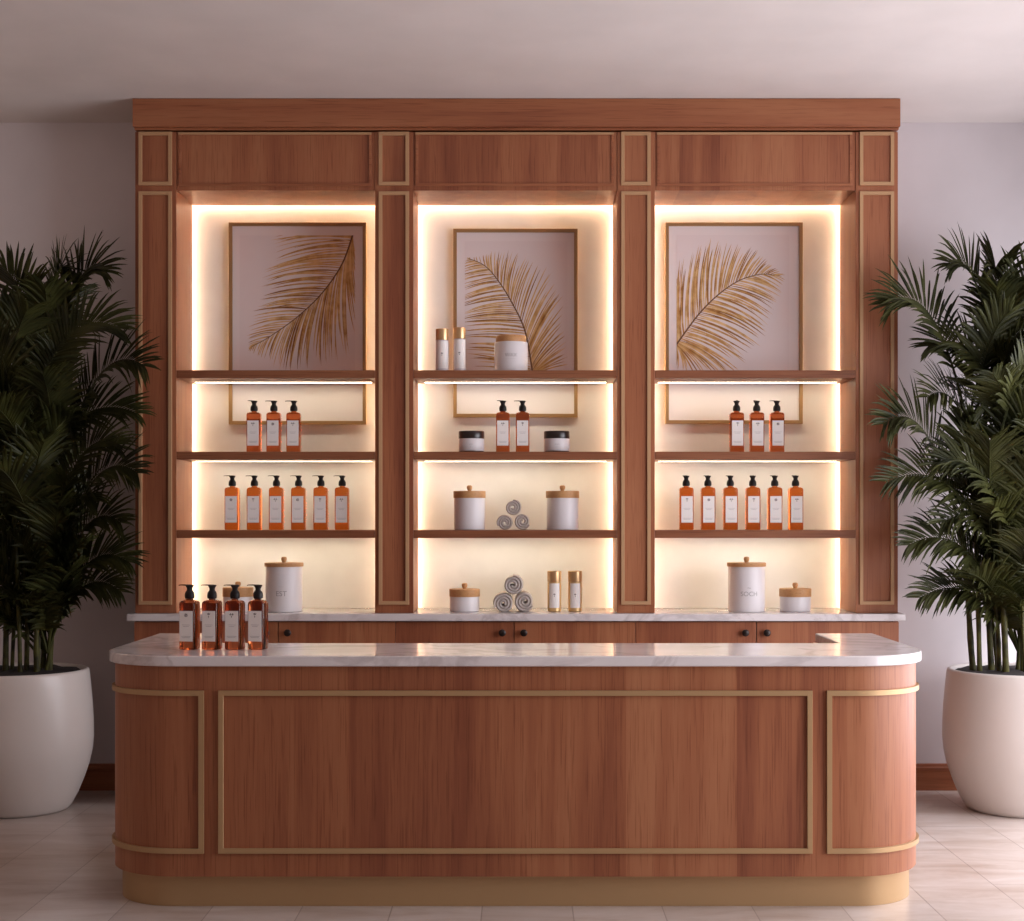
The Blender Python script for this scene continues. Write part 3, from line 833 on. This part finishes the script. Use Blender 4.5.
def bush_tips(rr, n=26):
    out = []
    for k in range(n):
        z = .92 + 1.46 * k / (n - 1)
        a = -PI / 2 + (k * 1.9 % 3.2 - 1.6)
        q = rr.uniform(.20, .44) * (1 if z < 2 else .75)
        out.append((q * math.cos(a) * .95, q * math.sin(a) * .8 - .05, z, rr.uniform(-.4, .4), .235))
    # inner and rear fronds that close the crown
    for k in range(10):
        z = 1.05 + 1.35 * k / 9
        out.append((rr.uniform(-.25, .30), rr.uniform(.05, .22), z, rr.uniform(-1, 1), .24))
    # the far side, mostly outside the picture
    for k in range(10):
        z = 1.0 + 1.45 * k / 9
        out.append((-rr.uniform(.35, .62), rr.uniform(-.3, .12), z, rr.uniform(.3, .8), .26))
    return out
rl = random.Random(4)
left_tips = [(.41, -.02, 2.47, .8, .25), (.20, .05, 2.49, .5, .25), (-.03, -.1, 2.48, .3, .26), (.64, -.20, 2.02, .8, .27), (.50, -.1, 2.2, .8, .25), (.56, -.02, 1.82, .7, .24), (.62, -.25, 1.54, .8, .26), (.5, -.12, 1.66, .7, .24),
             (.53, -.20, 1.32, .8, .25), (.42, -.2, 1.42, .7, .24), (.54, -.10, 1.14, .7, .23), (.52, -.16, 1.01, .7, .21), (.3, -.2, 1.0, .4, .21)] + bush_tips(rl)
palm('tall green palm in a rounded white planter, on the shaded left side', -2.314, 6.91, 1, left_tips, 21)
rl = random.Random(9)
right_tips = [(.33, -.05, 2.49, .8, .25), (.12, -.02, 2.48, .5, .26), (-.06, -.1, 2.48, .3, .26), (.64, -.14, 2.30, .8, .27), (.44, -.1, 2.12, .7, .25), (.68, -.22, 1.76, .8, .26), (.48, -.2, 1.88, .7, .25), (.66, -.2, 1.50, .8, .26), (.45, -.2, 1.58, .7, .24),
              (.56, -.2, 1.22, .8, .25), (.42, -.22, 1.32, .7, .24), (.50, -.15, .98, .7, .22), (.3, -.2, 1.02, .4, .21)] + bush_tips(rl)
palm('tall green palm in a rounded white planter, on the bright right side', 2.305, 6.91, -1, right_tips, 34)

# ------------------------------------------------------------------ light, sky, camera
ld = bpy.data.lights.new('window_daylight', 'AREA'); ld.shape = 'RECTANGLE'
ld.size = WY1 - WY0 - .1; ld.size_y = WZ1 - WZ0 - .1; ld.energy = 226; ld.color = (.96, .94, 1.0)
lo = bpy.data.objects.new('window_daylight', ld); COL.objects.link(lo)
lo.location = (XR + .03, (WY0 + WY1) / 2, (WZ0 + WZ1) / 2); lo.rotation_euler = (PI / 2 - math.radians(12), 0, PI / 2); ld.spread = math.radians(172)
pl = bpy.data.lights.new('warm_fill', 'POINT'); pl.energy = 5.5; pl.color = (1.0, .74, .56); pl.shadow_soft_size = .45  # added warm fill out of view that lifts the left wall; no fixture there
po_ = bpy.data.objects.new('warm_fill', pl); COL.objects.link(po_); po_.location = (-3.4, 6.55, 2.3)
wd = bpy.data.worlds.new('sky'); SC.world = wd; wd.use_nodes = True
wd.node_tree.nodes['Background'].inputs[0].default_value = (.85, .88, 1, 1)
wd.node_tree.nodes['Background'].inputs[1].default_value = 1.0

cam = bpy.data.cameras.new('camera'); co = bpy.data.objects.new('camera', cam); COL.objects.link(co)
co.location = (0, 0, 1.35); co.rotation_euler = (PI / 2, 0, 0)
cam.sensor_fit = 'HORIZONTAL'; cam.sensor_width = 36; cam.lens = 1500 / 1024 * 36
cam.shift_x = -7 / 1024; cam.shift_y = 55.5 / 1024
SC.camera = co
SC.view_settings.view_transform = 'Standard'; SC.view_settings.look = 'None'
SC.view_settings.exposure = 0; SC.view_settings.gamma = 1; SC.view_settings.use_curve_mapping = False
try:
    SC.cycles.use_denoising = True
    SC.cycles.max_bounces = 10; SC.cycles.transmission_bounces = 8
except Exception:
    pass
